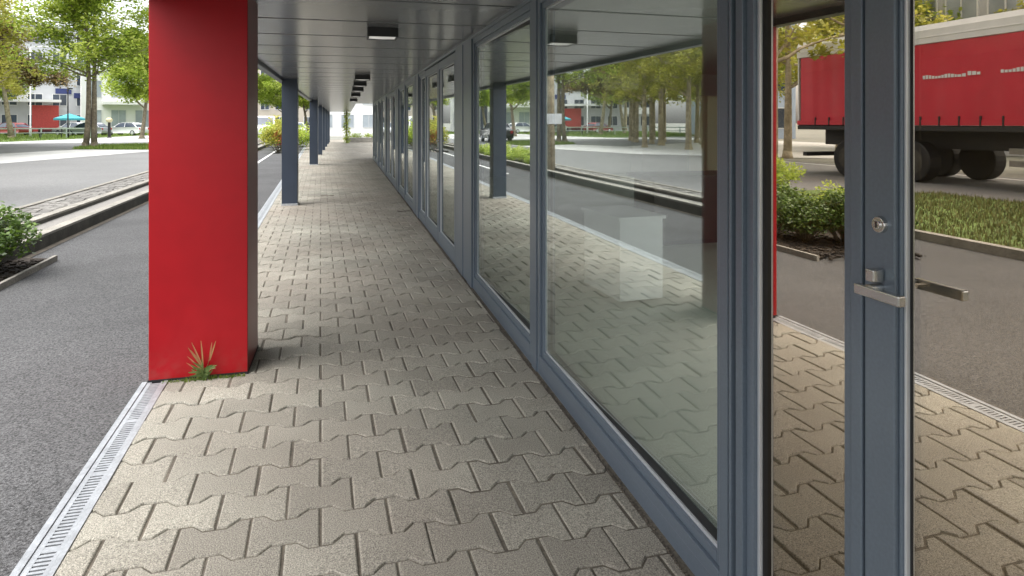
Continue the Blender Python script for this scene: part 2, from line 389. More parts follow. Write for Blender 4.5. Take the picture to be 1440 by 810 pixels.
# shrub bed at the end of the island
sheet('planting_bed', [(tx(-2.80,5.6),5.6),(tx(-2.80,8.0),8.0),(tx(-3.2,8.15),8.15),(tx(-4.95,8.2),8.2),(tx(-4.95,6.6),6.6)], 0.02, M['soil'])
kerb('bed_edging', -2.80, -2.765, 5.6, 8.05, 0.045, M['kerb'], step=2.0)
b = MB()
for i in range(900):
    y = rnd.uniform(5.5, 7.95); x = tx(rnd.uniform(-3.9, -2.83), y); s = rnd.uniform(.008,.035)
    b.obox((x,y,.02+s*.2), (s*1.6,s,s*.8), rnd.random()*3)
tag(b.build('soil_crumbs', M['soil'], fix=False), kind='stuff')
# lawn island mirrored in the door
LAWN = [(tx(-4.98,-20),-20),(tx(-4.98,2.2),2.2),(tx(-4.98,9.0),9.0),(tx(-5.6,10.6),10.6),(tx(-6.8,11.2),11.2),(tx(-8.4,11.0),11.0),(tx(-9.6,10.0),10.0),(tx(-9.7,-20),-20)]
sheet('lawn', LAWN, 0.035, M['turf'])
kerb('lawn_kerb', -4.98, -4.86, -20, 9.0, 0.09, M['kerb'])
def grass(name, n, region, h, seed, z=0.03, gm='grass'):
    rnd = random.Random(seed); b = MB(); k = 0
    while k < n:
        x, y = region(rnd)
        a = rnd.random()*PI*2; hh = h*rnd.uniform(.5,1.3); wd = hh*.13; dx, dy = math.cos(a), math.sin(a); l = hh*rnd.uniform(.1,.6)
        b.add([(x-dx*wd,y-dy*wd,z),(x+dx*wd,y+dy*wd,z),(x-dy*l,y+dx*l,z+hh)], [(0,1,2)], rnd.random()); k += 1
    return tag(b.build(name, M[gm], fix=False), 'short green grass growing on a roadside verge', 'grass', kind='stuff')
grass('lawn_grass', 26000, lambda r: (lambda y: (tx(r.uniform(-9.6,-5.0), y), y))(r.uniform(-1, 10.3)), .075, 3, gm='grass_dry')
V1 = [(-14.7,40.6),(-10.2,39.0),(-10.1,46.5),(-12.6,47.6),(-15.6,45.2)]
sheet('tree_verge', V1, 0.0, M['turf'])
V2 = [(-41,60),(-25.1,57),(-23.6,64),(-22.6,80),(-10,82),(-10,96),(-28,98),(-50,93)]
sheet('far_verge', V2, -0.002, M['turf'])
def inpoly(p, x, y):
    c = False
    for i in range(len(p)):
        (x1,y1),(x2,y2) = p[i], p[i-1]
        if (y1 > y) != (y2 > y) and x < (x2-x1)*(y-y1)/(y2-y1)+x1: c = not c
    return c
def region(poly):
    xs = [p[0] for p in poly]; ys = [p[1] for p in poly]
    def f(r):
        while True:
            x, y = r.uniform(min(xs),max(xs)), r.uniform(min(ys),max(ys))
            if inpoly(poly, x, y): return x, y
    return f
grass('verge_grass', 7000, region(V1), .16, 5, 0)
grass('far_grass', 12000, region(V2), .22, 6, 0)
# painted markings on the driveway and the road
for name, t0, t1, y0, y1 in (('edge_line', -2.32, -2.22, 18, 60),):
    strip('road_marking', t0, t1, y0, y1, -0.009, M['marking'])
for k in range(4): strip('road_marking', -8.3-.07, -8.3+.07, 41+6*k, 44+6*k, -0.013, M['marking'])
strip('road_marking', -14.9, -14.75, -30, 26, -0.013, M['marking'])

# ------------------------------------------------------------------ drainage channels
def drain(name, label, y0, y1, detail):
    t = thing(name, label, 'drain', (0,0,0))
    b = MB(); yy = y0
    for (ta, tb, za, zb) in ((-.985,-.957,-.02,.006),(-.868,-.847,-.02,.005)):
        b.add([(tx(ta,y0),y0,za),(tx(tb,y0),y0,za),(tx(tb,y1),y1,za),(tx(ta,y1),y1,za),(tx(ta,y0),y0,zb),(tx(tb,y0),y0,zb),(tx(tb,y1),y1,zb),(tx(ta,y1),y1,zb)],
              [(3,2,1,0),(4,5,6,7),(0,1,5,4),(1,2,6,5),(2,3,7,6),(3,0,4,7)])
    b.build('channel_rim', M['galv'], t, bevel=.0015)
    b = MB(); b.add([(tx(-.957,y0),y0,-.0062),(tx(-.868,y0),y0,-.0062),(tx(-.868,y1),y1,-.0062),(tx(-.957,y1),y1,-.0062)], [(0,1,2,3)])
    b.build('channel_bottom', M['black'], t, fix=False)
    b = MB()
    for (ta, tb) in ((-.955,-.934),(-.884,-.870)):
        b.add([(tx(ta,y0),y0,.001),(tx(tb,y0),y0,.001),(tx(tb,y1),y1,.001),(tx(ta,y1),y1,.001),(tx(ta,y0),y0,-.012),(tx(tb,y0),y0,-.012),(tx(tb,y1),y1,-.012),(tx(ta,y1),y1,-.012)],
              [(0,1,2,3),(0,1,5,4),(1,2,6,5),(2,3,7,6),(3,0,4,7)])
    y = y0; st = .022 if detail else .05; wd = .0125 if detail else .03; i = 0
    while y < y1 - st:
        e = y + wd if i % 23 else y + st
        b.box(tx(-.934,y), tx(-.884,y), y, e, -.012, .0004); y += st; i += 1
    b.build('grate', M['galv'], t, fix=False)
drain('drainage_channel', 'galvanised slotted drain beside the driveway, the length ending at the red pillar', -3.0, 4.095, True)
drain('drainage_channel', 'galvanised slotted drain behind the red pillar, running on to the far columns', 4.575, 40, False)

# ------------------------------------------------------------------ the arcade building
XF = 1.117; CZ = 2.286
bld = thing('arcade_building', 'grey shop building with glazed front and covered walkway on pillars', 'building', (0,0,0))
GLZ = (.16, 2.175)
def ring(b, x0, x1, y0, y1, z0, z1, w, wb=None, wt=None, mi=0):
    wb = wb or w; wt = wt or w
    b.box(x0, x1, y0, y0+w, z0, z1, mi); b.box(x0, x1, y1-w, y1, z0, z1, mi)
    b.box(x0, x1, y0+w, y1-w, z0, z0+wb, mi); b.box(x0, x1, y0+w, y1-w, z1-wt, z1, mi)
PANE = R(1.3)                    # panes sit a little askew in their frames
def glazed(name, y0, y1, label=None, gm='glass', x=XF, w=.045, z0=.068, z1=2.252, dx=.045, rz=None):
    """fixed light: outer frame, stepped sash, bright glazing bead, pane"""
    b = MB(); ring(b, x, x+.09, y0, y1, z0, z1, w)
    ring(b, x+.014, x+.085, y0+w, y1-w, z0+w, z1-w, .034)
    o = b.build(name, M['frame'], bld, bevel=.003)
    if label: o['label'] = label
    i = w+.034
    b = MB(); ring(b, x+.026, x+.07, y0+i, y1-i, z0+i, z1-i, .011)
    b.build('glazing_bead', M['bead'], o, bevel=.0015)
    b = MB(); ring(b, x+.036, x+.066, y0+i+.011, y1-i-.011, z0+i+.011, z1-i-.011, .0045)
    b.build('gasket', M['rubber'], o)
    j = i+.0130
    b = MB(); b.obox((x+dx+.004, (y0+y1)/2, (z0+z1)/2), (.008, y1-y0-2*j, z1-z0-2*j), PANE if rz is None else rz)
    b.build('pane', M[gm], o, fix=False)
    return o
def filler(y0, y1, label=None):
    """post cover between two frames with dark shadow gaps"""
    b = MB(); b.box(XF-.006, XF+.09, y0+.011, y1-.011, .0, 2.256)
    if y1-y0 > .4:
        b = MB(); n = 4; s = (y1-y0-.022)/n
        for k in range(n): b.box(XF-(.006 if k % 2 else .012), XF+.09, y0+.011+k*s+.004, y0+.011+(k+1)*s-.004, .0, 2.256)
    o = b.build('mullion_cover', M['frame'], bld, bevel=.003)
    b = MB(); b.box(XF+.055, XF+.085, y0, y1, .0, 2.25); b.build('shadow_gap', M['rubber'], o)
    return o
def handle_set(o, y, zc, flip=1, x=XF):
    b = MB()
    b.tube([(x-.052,y,zc),(x+.004,y,zc)], .009, 12)
    b.box(x-.062, x-.044, y-.105*flip if flip > 0 else y-.012, y+.012 if flip > 0 else y+.105, zc-.011, zc+.011)
    b.box(x-.030, x-.002, y-.010, y+.014, zc+.013, zc+.040)
    b.build('handle', M['steel'], o, bevel=.003)
    b = MB(); b.tube([(x-.010,y,zc+.135),(x+.004,y,zc+.135)], [.017,.019], 20); b.tube([(x-.014,y,zc+.135),(x-.008,y,zc+.135)], .009, 14)
    b.build('lock', M['steel'], o, bevel=.0015)
    b = MB(); b.box(x-.0148, x-.0138, y-.0018, y+.0018, zc+.129, zc+.142); b.build('keyhole', M['black'], o)
def door_leaf(y0, y1, hinge_far, label=None, gm='glass_door'):
    x = XF; b = MB(); st = .080
    b.box(x, x+.06, y0, y0+st, .03, 2.235); b.box(x, x+.06, y1-st, y1, .03, 2.235)
    b.box(x, x+.06, y0+st, y1-st, .03, .155); b.box(x, x+.06, y0+st, y1-st, 2.15, 2.235)
    ring(b, x+.010, x+.056, y0+st, y1-st, .155, 2.15, .008)
    o = b.build('door', M['frame'], bld, bevel=.003)
    if label: o['label'] = label
    i = st+.008
    b = MB(); ring(b, x+.016, x+.05, y0+i, y1-i, .163, 2.142, .006); b.build('glazing_bead', M['bead'], o, bevel=.0015)
    b = MB(); ring(b, x+.026, x+.048, y0+i+.006, y1-i-.006, .169, 2.136, .005); b.build('gasket', M['rubber'], o)
    j = i+.0085
    b = MB(); b.obox((x+.040, (y0+y1)/2, 1.1525), (.008, y1-y0-2*j, 1.962), R(1.1)); b.build('pane', M[gm], o, fix=False)
    return o
# continuous plinth and head rail
b = MB(); b.box(XF+.004, XF+.085, -3.0, 27.0, -.03, .066); b.build('plinth', M['frame'], bld, bevel=.003)
b = MB(); b.box(XF+.006, XF+.08, -3.0, 27.0, 2.259, 2.34); b.build('head_rail', M['frame'], bld, bevel=.003)
# near door bay: leaf with handle, sidelight, post
d = door_leaf(.10, 1.178, True, 'door with steel lever handle and bronze tinted glass')
handle_set(d, 1.132, 1.145)
b = MB(); b.box(XF+.02, XF+.05, 1.178, 1.186, .03, 2.24); b.build('shadow_gap', M['rubber'], bld)
glazed('sidelight', 1.186, 1.665, 'narrow bronze tinted light beside the door', 'glass_door', w=.034, dx=.055, rz=R(2.2))
glazed('window', -1.0, .08, None, 'glass_door'); glazed('window', -2.9, -1.04)
filler(1.668, 1.702)
glazed('window', 1.705, 3.675, 'widest and nearest shop window mirroring road and trees')
filler(3.675, 3.795)
glazed('window', 3.795, 5.68)
filler(5.68, 6.60)
d = door_leaf(6.62, 7.90, True, gm='glass'); handle_set(d, 7.83, 1.14)
d = door_leaf(7.92, 9.20, False, gm='glass'); handle_set(d, 7.99, 1.14, -1)
glazed('sidelight', 9.22, 10.05)
filler(10.05, 10.95)
glazed('window', 10.95, 12.45); filler(12.45, 12.57); glazed('window', 12.57, 14.0)
filler(14.0, 14.85)
d = door_leaf(14.87, 16.15, True, gm='glass'); d = door_leaf(16.17, 17.45, False, gm='glass'); glazed('sidelight', 17.47, 18.2)
filler(18.2, 19.05)
glazed('window', 19.05, 20.6); filler(20.6, 20.72); glazed('window', 20.72, 22.3)
filler(22.3, 23.1)
glazed('window', 23.1, 24.75); filler(24.75, 24.87); glazed('window', 24.87, 26.5)
b = MB(); b.box(XF-.01, XF+.3, 26.5, 27.0, 0, 2.28); b.build('end_post', M['frame'], bld, bevel=.004)
# soffit of gloss panels, dark backing, edge beam, storey above
b = MB(); XL = lambda y: -1.02 - .004*y
y = -3.0; n = 0
while y < 50:
    e = min(y+.905, 50) - .045; x1 = 1.19 if y < 27 else .45
    v = [(XL(y),y,CZ),(x1,y,CZ),(x1,e,CZ),(XL(e),e,CZ),(XL(y),y,CZ+.03),(x1,y,CZ+.03),(x1,e,CZ+.03),(XL(e),e,CZ+.03)]
    b.add(v, [(3,2,1,0),(0,1,5,4),(1,2,6,5),(2,3,7,6),(3,0,4,7)]); y += .905
b.build('soffit', M['ceil'], bld, bevel=.004, fix=False)
b = MB(); b.prism([(XL(-3),-3),(1.5,-3),(1.5,27),(.45,27),(.45,50),(XL(50),50)], 'z', CZ+.034, CZ+.09); b.build('soffit_backing', M['black'], bld)
b = MB(); v = []
b.prism([(XL(-3)-.10,-3),(XL(-3)-.004,-3),(XL(50)-.004,50),(XL(50)-.10,50)], 'z', CZ-.05, CZ+.45); b.build('fascia', M['frame_dark'], bld, bevel=.004)
b = MB(); b.prism([(XL(-3)-.06,-3),(3,-3),(3,27),(.45,27),(.45,50),(XL(50)-.06,50)], 'z', CZ+.46, CZ+.52); b.build('roof_edge', M['frame_dark'], bld)
b = MB(); b.box(-.95, 3.0, -3, 27, CZ+.53, 7.5); b.build('upper_wall', M['pale'], bld)
# columns
def column(x, y, w, dpt, m, label=None, shoe=True):
    b = MB(); b.box(x-w/2, x+w/2, y-dpt/2, y+dpt/2, -.01, CZ+.002)
    o = b.build('column', m, bld, bevel=.006, seg=3)
    if label: o['label'] = label
    if shoe:
        b = MB(); b.box(x-w/2-.008, x+w/2+.008, y-dpt/2-.008, y+dpt/2+.008, -.012, .035); b.build('column_base', M['galv'], o, bevel=.003)
    return o
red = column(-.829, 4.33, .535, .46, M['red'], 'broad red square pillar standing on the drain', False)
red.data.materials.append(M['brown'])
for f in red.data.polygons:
    if f.normal.x > .9: f.material_index = 1      # the side towards the shop takes a darker red
b = MB(); b.box(-.829-.271, -.829+.271, 4.33-.2335, 4.33+.2335, -.012, .012); b.build('column_base', M['rubber'], red)
column(-.965, 12.3, .27, .27, M['frame_dark'], 'first dark blue column beyond the red pillar')
column(-1.06, 23.6, .28, .28, M['frame_dark'], 'second dark blue column beyond the red pillar')
for y in (31, 36, 41, 46, 49.6): column(-1.04-.004*y+.05, y, .2, .2, M['frame_dark'], None, False)
# interior
b = MB(); b.add([(1.21,-3,.004),(8,-3,.004),(8,27,.004),(1.21,27,.004)], [(0,1,2,3)]); b.build('interior_floor', M['ifloor'], bld, fix=False)
b = MB(); b.box(8.003, 8.2, 5.6, 10.9, 0, 2.395); b.box(8.003, 8.2, 16, 27, 0, 2.395); b.box(8.003, 8.2, 10.9, 16, 0, .12); b.box(8.003, 8.2, -3, 5.6, 0, .12); b.box(1.21, 8.0, -3.2, -3.003, 0, 2.7); b.box(1.21, 8.0, 27.003, 27.2, 0, 2.7); b.build('interior_wall', M['iwall'], bld)  # rear wall openings are added out of view to let daylight inside
for k in range(6):
    b = MB(); b.box(8.04,8.12,-3+k*1.72,-2.93+k*1.72,.123,2.394); b.build('added_opening_bar', M['frame'], bld)
for (xa,ya) in ((5.2,10.6),(2.0,17)):
    b = MB(); b.box(xa, 7.99, ya, ya+.15, .006, 2.39); b.build('partition', M['iwall'], bld)
b = MB()                                  # flat roof of the rear part, with an unseen opening added to light the interior
b.box(1.21,8.2,3.0,27,2.40,2.55); b.box(1.21,3.05,-3,3.0,2.40,2.55)
b.build('rear_roof', M['iwall'], bld)

# ------------------------------------------------------------------ ceiling lights
def ceiling_light():
    t = thing('ceiling_light', 'nearest square black ceiling light with white diffuser', 'light', (0,0,0), 0, 'surface lights along the walkway ceiling')
    b = MB(); h = .125
    for (x0,x1,y0,y1) in ((-h,h,-h,-h+.016),(-h,h,h-.016,h),(-h,-h+.016,-h+.016,h-.016),(h-.016,h,-h+.016,h-.016)): b.box(x0,x1,y0,y1,-.078,-.002)
    b.build('housing', M['black'], t, bevel=.003)
    pr = [(-.108+.216*k/8) for k in range(9)]; v = []; f = []
    for i, x in enumerate(pr):
        for j, y in enumerate(pr): v.append((x, y, -.070-.012*(1-(x/.11)**2)*(1-(y/.11)**2)))
    for i in range(8):
        for j in range(8): f.append((i*9+j, i*9+j+1, (i+1)*9+j+1, (i+1)*9+j))
    b = MB(); b.add(v, f); b.build('diffuser', M['diff'], t, smooth=True, fix=False)
    return t
L0 = ceiling_light(); L0.location = (.305, 5.5, CZ)
for (y, lb) in ((11.0,'second black ceiling light along the walkway, first of the close row'),(12.9,'third black ceiling light along the walkway'),(15.0,'fourth black ceiling light along the walkway'),(18.0,'fifth black ceiling light along the walkway'),(22.3,'farthest black ceiling light along the walkway')):
    dup(L0, (.285, y, CZ), 0, 1.0, lb)

# ------------------------------------------------------------------ interior furniture
t = thing('reception_counter', 'dark brown wooden counter standing inside behind the large window', 'counter', (4.45, 7.3, .004))
b = MB(); b.box(-.85,.85,-.28,.28,.06,.80); b.build('body', M['iwood'], t, bevel=.006)
b = MB(); b.box(-.92,.92,-.35,.35,.80,.85); b.build('counter_top', M['iwood'], t, bevel=.004)
b = MB(); b.box(-.80,.80,-.24,.24,.0,.06); b.build('toe_kick', M['black'], t)
t = thing('display_plinth', 'white display plinth inside the large window', 'plinth', (2.33, 5.15, .004), R(4))
b = MB(); b.box(-.20,.20,-.34,.34,.04,.70); b.build('body', M['iwhite'], t, bevel=.004)
b = MB(); b.box(-.22,.22,-.36,.36,.70,.725); b.build('top', M['iwhite'], t, bevel=.003)
t = thing('shelf_unit', 'tan open shelf unit inside behind the narrow sidelight', 'shelf', (5.3, 6.15, .004), R(-35))
b = MB(); b.box(-.5,-.47,-.2,.2,0,.85); b.box(.47,.5,-.2,.2,0,.85); b.box(-.47,.47,.18,.2,0,.85); b.build('case', M['itan'], t, bevel=.003)
for z in (.05,.32,.58,.84):
    b = MB(); b.box(-.468,.468,-.198,.178,z,z+.025); b.build('shelf', M['itan'], t, bevel=.002)
t = thing('tall_cabinet', 'cream tall cabinet standing inside against the wall', 'cabinet', (6.0, 8.9, .004))
b = MB(); b.box(-.7,.7,-.25,.25,.05,1.9); b.build('body', M['icream'], t, bevel=.005)
for x in (-.35,.35):
    b = MB(); b.box(x-.34,x+.34,-.272,-.252,.07,1.88); o = b.build('cabinet_door', M['icream'], t, bevel=.003)
    b = MB(); s = -1 if x > 0 else 1; b.tube([(x+s*.28,-.30,.9),(x+s*.28,-.30,1.1)], .007, 8); b.tube([(x+s*.28,-.30,.92),(x+s*.28,-.27,.92)], .005, 6); b.tube([(x+s*.28,-.30,1.08),(x+s*.28,-.27,1.08)], .005, 6); b.build('handle', M['steel'], o)

# ------------------------------------------------------------------ weed at the red pillar
t = thing('weed', 'small reddish green weed growing at the foot of the red pillar', 'weed', (-.80, 4.075, -.002)); t.scale = (.92,.92,.92)
def blade(b, base, d, ln, w, droop, rnd):
    d = Vector(d).normalized(); sd = d.cross(Vector((0,-1,0.2))).normalized(); p = Vector(base); vs = []; n = 6
    for i in range(n+1):
        s = i/n; ww = w*math.sin(PI*min(.97, .12+.85*s))*.5+.0012
        q = p + d*ln*s + Vector((0,-.3,-1))*droop*s*s
        vs += [q - sd*ww + Vector((0,-.002,0)), q, q + sd*ww + Vector((0,-.002,0))]
    fs = []
    for i in range(n): fs += [(3*i,3*i+1,3*i+4,3*i+3),(3*i+1,3*i+2,3*i+5,3*i+4)]
    b.add(vs, fs, rnd.random())
rnd = random.Random(21); g = MB(); rd = MB(); st = MB()
st.tube([(0,0,0),(.004,-.008,.05),(-.004,-.01,.10)], [.005,.004,.003], 6)
st.tube([(.004,-.008,.05),(.03,-.012,.10),(.04,-.012,.15)], [.004,.003,.002], 6)
for i in range(40):
    a = rnd.uniform(0, 2*PI); blade(g, (rnd.uniform(-.012,.012), -.008, rnd.uniform(0,.07)), (math.cos(a)*1.0, -.35+.3*math.sin(a), rnd.uniform(.15,1.2)), rnd.uniform(.04,.10), rnd.uniform(.007,.012), rnd.uniform(0,.02), rnd)
for (x, dx, z0, ln) in ((-.004,-.55,.08,.13),(-.004,-.35,.09,.14),(.0,-.05,.1,.13),(-.002,-.8,.06,.11),(.038,.30,.12,.11),(.036,.15,.12,.10),(-.01,-1.1,.05,.09),(.02,.8,.04,.06),(-.004,-.62,.10,.10)):
    blade(rd, (x,-.012,z0), (dx,-.12,1), ln*1.25, .0075, .004, rnd)
st.build('stem', M['weedr'], t, smooth=True); g.build('green_leaves', M['weedg'], t, fix=False); rd.build('red_leaves', M['weedr'], t, fix=False)

# ------------------------------------------------------------------ trees and shrubs
def limb(b, p, d, ln, r0, r1, rnd, n=5, wob=.12, grav=0.0):
    pts = [Vector(p)]; d = Vector(d).normalized(); rad = [r0]
    for i in range(n):
        d = (d + Vector((rnd.gauss(0,wob), rnd.gauss(0,wob), rnd.gauss(0,wob*.5)+grav))).normalized()
        pts.append(pts[-1] + d*ln/n); rad.append(r0 + (r1-r0)*(i+1)/n)
    b.tube(pts, rad, 8 if r0 > .05 else 5); return pts
def leaves(b, c, rad, n, size, rnd, base=.5, flat=.75):
    c = Vector(c)
    for i in range(n):
        v = Vector((rnd.gauss(0,1), rnd.gauss(0,1), rnd.gauss(0,1))).normalized() * (rad*rnd.random()**.42)
        v.z *= flat; p = c + v
        u = Vector((rnd.gauss(0,1), rnd.gauss(0,1), rnd.gauss(0,.55))).normalized()
        w = u.cross(Vector((rnd.gauss(0,.6), rnd.gauss(0,.6), 1))).normalized()
        s = size*rnd.uniform(.6,1.35)
        tn = min(1, max(0, base + rnd.gauss(0,.16)))
        b.add([p-u*s*.5, p+w*s*.3+u*s*.05, p+u*s*.5, p-w*s*.3+u*s*.05], [(0,1,2,3)], tn)
def tree(name, label, cat, leafm, barkm, seed, height=10, crown=3.6, clear=2.6, stems=1, tr=.17, clumps=70, per=75, size=.16, group=None, lean=.05, drop=None):
    t = thing(name, label, cat, (0,0,0), 0, group); rnd = random.Random(seed)
    tb = MB(); lb = MB(); tips = []
    for s in range(stems):
        ox = (s-(stems-1)/2)*.44
        p = limb(tb, (ox,0,-.05), (rnd.gauss(0,lean)+ox*.12, rnd.gauss(0,lean), 1), height*.82, tr, tr*.22, rnd, 9, .035)
        tb.tube([(ox,0,-.06),(ox,0,.1),(ox,0,.35)], [tr*1.5,tr*1.2,tr*.98], 10)
        for i in range(3, 10):
            if p[i].z < clear: continue
            for q in range(3):
                a = rnd.uniform(0, 2*PI); f = (p[i].z-clear)/(height-clear)
                ln = crown*(1.0-.55*f)*rnd.uniform(.6,1.0)
                bp = limb(tb, p[i], (math.cos(a), math.sin(a), rnd.uniform(.1,.7)), ln, tr*.30*(1.1-f*.6), .012, rnd, 5, .18, .02)
                tips += bp[2:]
                for z in range(2):
                    k = rnd.randint(2,4); a2 = a+rnd.uniform(-1.2,1.2)
                    tips += limb(tb, bp[k], (math.cos(a2), math.sin(a2), rnd.uniform(-.1,.6)), ln*.5, tr*.1, .006, rnd, 3, .2)[1:]
        tips += p[7:]
    for i in range(clumps):
        c = rnd.choice(tips) + Vector((rnd.gauss(0,.25), rnd.gauss(0,.25), rnd.gauss(0,.2)))
        if drop and rnd.random() < drop and c.z < clear+.8: continue
        leaves(lb, c, rnd.uniform(.35,.85)*crown/3.4, per, size, rnd, rnd.uniform(.2,.8))
    tb.build('trunk', barkm, t, smooth=True); lb.build('crown', leafm, t, fix=False)
    return t
T1 = tree('street_tree', 'bright green tree with twin trunks on the grass verge', 'tree', M['leaf'], M['bark'], 2, 11.5, 4.6, 3.2, 2, .17, 330, 85, .20)
T1.location = (-14.45, 42.5, 0); T1.rotation_euler.z = R(14)
T2 = tree('street_tree', 'copper leaved tree with pale trunk at the left edge', 'tree', M['leaf_c'], M['bark_p'], 5, 12, 4.6, 4.2, 1, .26, 200, 75, .26)
T2.location = (-30.3, 70, 0)
T3 = tree('street_tree', 'dense darker green tree right behind the red pillar edge', 'tree', M['leaf'], M['bark'], 8, 10.5, 4.6, 2.2, 1, .2, 260, 80, .26)
T3.location = (-18.2, 66, 0)
T4 = tree('street_tree', 'slim pale trunk tree with sparse yellow green leaves', 'tree', M['leaf_y'], M['bark_p'], 13, 11.5, 2.7, 2.8, 1, .19, 90, 60, .19, None, .03)
T4.location = (-9.9, 14.3, .03)
# a row on the far side of the street, seen mirrored in the glass
MIR = 'yellow green street tree with pale trunk, mirrored in the shop glass'
G = 'trees along the street mirrored in the glass'
rnd = random.Random(31)
row = [(-20.6,43,.9),(-23.5,44,1.0),(-20.2,40,.95),(-16.6,34.5,.9),(-19.8,33,1.0),(-17.2,27.5,.95),(-23,38,1.0),(-22.5,47.5,1.05),(-17.5,22,.95),(-17.4,31,.95),(-19.2,37,1.1),(-18.2,25,.9),(-21,44,1.15),(-17.9,19,1.0),(-22.8,33,1.2),(-24.5,41,1.0),(-18.4,13,.9),(-23.5,25,1.1),(-17.6,7.5,1.0),(-20.5,29,.85),(-26,50,1.1)]
for i, (x, y, s) in enumerate(row): dup(T4, (x, y, -.02), rnd.uniform(0, 6.2), s, MIR, G)
GRN = 'broad green tree beyond the street, mirrored in the shop glass'
for (x, y, s) in ((-27,37,1.1),(-29,28,1.15),(-29,46,1.0),(-30,18,1.1),(-28,8,1.2),(-34,55,1.1)): dup(T3, (x, y, -.03), rnd.uniform(0,6), s, GRN, G)
for (x, y, s, lb) in ((-40,88,1.25,'tall green tree behind the far left building'),(-22,92,1.15,'green tree behind the pale far building'),(-12.5,84,1.1,'green tree far down the street behind the red pillar'),(-4.8,92,1.0,'green tree far down the street beside the white van'),(-7.6,90,1.0,'green tree far down the street hiding the beige block'),(6,84,1.2,'green tree beyond the far end of the walkway')):
    dup(T3, (x, y, -.03), rnd.uniform(0,6), s, lb)
dup(T2, (-47, 96, -.03), 1.0, 1.2, 'copper leaved tree behind the far left building')
dup(T2, (-36.5, 76, -.03), 2.4, .95, 'second copper leaved tree with pale trunk, farther left')

def shrub(name, label, leafm, rad, h, n, size, seed, cat='shrub', sub=14):
    t = thing(name, label, cat); rnd = random.Random(seed); sb = MB(); lb = MB()
    for i in range(sub):
        a = rnd.uniform(0, 2*PI); r = rad*math.sqrt(rnd.random())*.85; z = h*rnd.uniform(.35,.85)*(1-.35*(r/rad)**2)
        limb(sb, (r*.2*math.cos(a), r*.2*math.sin(a), 0), (r*math.cos(a), r*math.sin(a), z), math.hypot(r, z), .011, .004, rnd, 3, .08)
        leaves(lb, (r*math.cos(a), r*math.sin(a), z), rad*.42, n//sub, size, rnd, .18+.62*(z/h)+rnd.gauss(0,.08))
    sb.build('stems', M['bark'], t, smooth=True); lb.build('foliage', leafm, t, fix=False); return t
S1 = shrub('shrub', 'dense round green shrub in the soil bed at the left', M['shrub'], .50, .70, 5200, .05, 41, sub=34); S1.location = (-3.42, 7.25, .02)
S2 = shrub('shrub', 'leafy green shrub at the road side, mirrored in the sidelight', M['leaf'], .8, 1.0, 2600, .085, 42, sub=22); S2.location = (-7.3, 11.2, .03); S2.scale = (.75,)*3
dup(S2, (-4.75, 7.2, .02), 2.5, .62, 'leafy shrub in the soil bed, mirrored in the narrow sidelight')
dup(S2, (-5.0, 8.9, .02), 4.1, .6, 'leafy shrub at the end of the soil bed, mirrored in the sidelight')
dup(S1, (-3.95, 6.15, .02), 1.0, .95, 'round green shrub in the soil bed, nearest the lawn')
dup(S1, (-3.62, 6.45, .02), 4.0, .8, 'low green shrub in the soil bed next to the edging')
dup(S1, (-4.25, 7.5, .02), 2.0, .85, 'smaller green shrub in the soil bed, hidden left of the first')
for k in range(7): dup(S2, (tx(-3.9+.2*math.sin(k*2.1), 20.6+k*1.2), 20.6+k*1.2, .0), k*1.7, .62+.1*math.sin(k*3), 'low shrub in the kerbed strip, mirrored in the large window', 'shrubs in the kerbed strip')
S3 = shrub('flowering_shrub', 'flowering shrub with red blooms beside the second dark column', M['leaf_y'], .9, 2.1, 3000, .11, 43, sub=24); S3.location = (-3.15, 33.5, 0)
rnd = random.Random(7); b = MB(); leaves(b, (.2,-.5,.75), .55, 260, .09, rnd, .5); b.build('blooms', M['flower'], S3, fix=False)
dup(S2, (-3.1, 37, 0), 1, 1.6, 'tall yellow green shrub beyond the flowering shrub'); dup(S2, (-3.4, 41, 0), 2, 1.8, 'farthest tall shrub beside the walkway')
# ivy clad post at the end of the walkway
t = thing('climbing_plant', 'green climbing plant on a post at the far end of the walkway', 'plant', (.12, 47.3, 0)); rnd = random.Random(51)
b = MB(); b.tube([(0,0,0),(0,0,3)], .06, 8); b.build('post', M['bark'], t); b = MB()
for k in range(30): leaves(b, (rnd.gauss(0,.06), rnd.gauss(0,.06), k*.1+.05), .26, 40, .12, rnd, rnd.uniform(.3,.8))
b.build('foliage', M['leaf'], t, fix=False)
t = thing('planter', 'low grey planter with greenery at the far end of the walkway', 'planter', (1.3, 49.5, 0))
b = MB(); b.prism([(-1.1,-.3),(1.1,-.3),(1.1,.3),(-1.1,.3)], 'z', 0, .35); b.build('trough', M['kerb'], t, bevel=.02)
b = MB(); [leaves(b, (rnd.uniform(-.9,.9), rnd.uniform(-.15,.15), .5), .3, 50, .1, rnd, rnd.uniform(.3,.8)) for k in range(14)]; b.build('foliage', M['leaf'], t, fix=False)

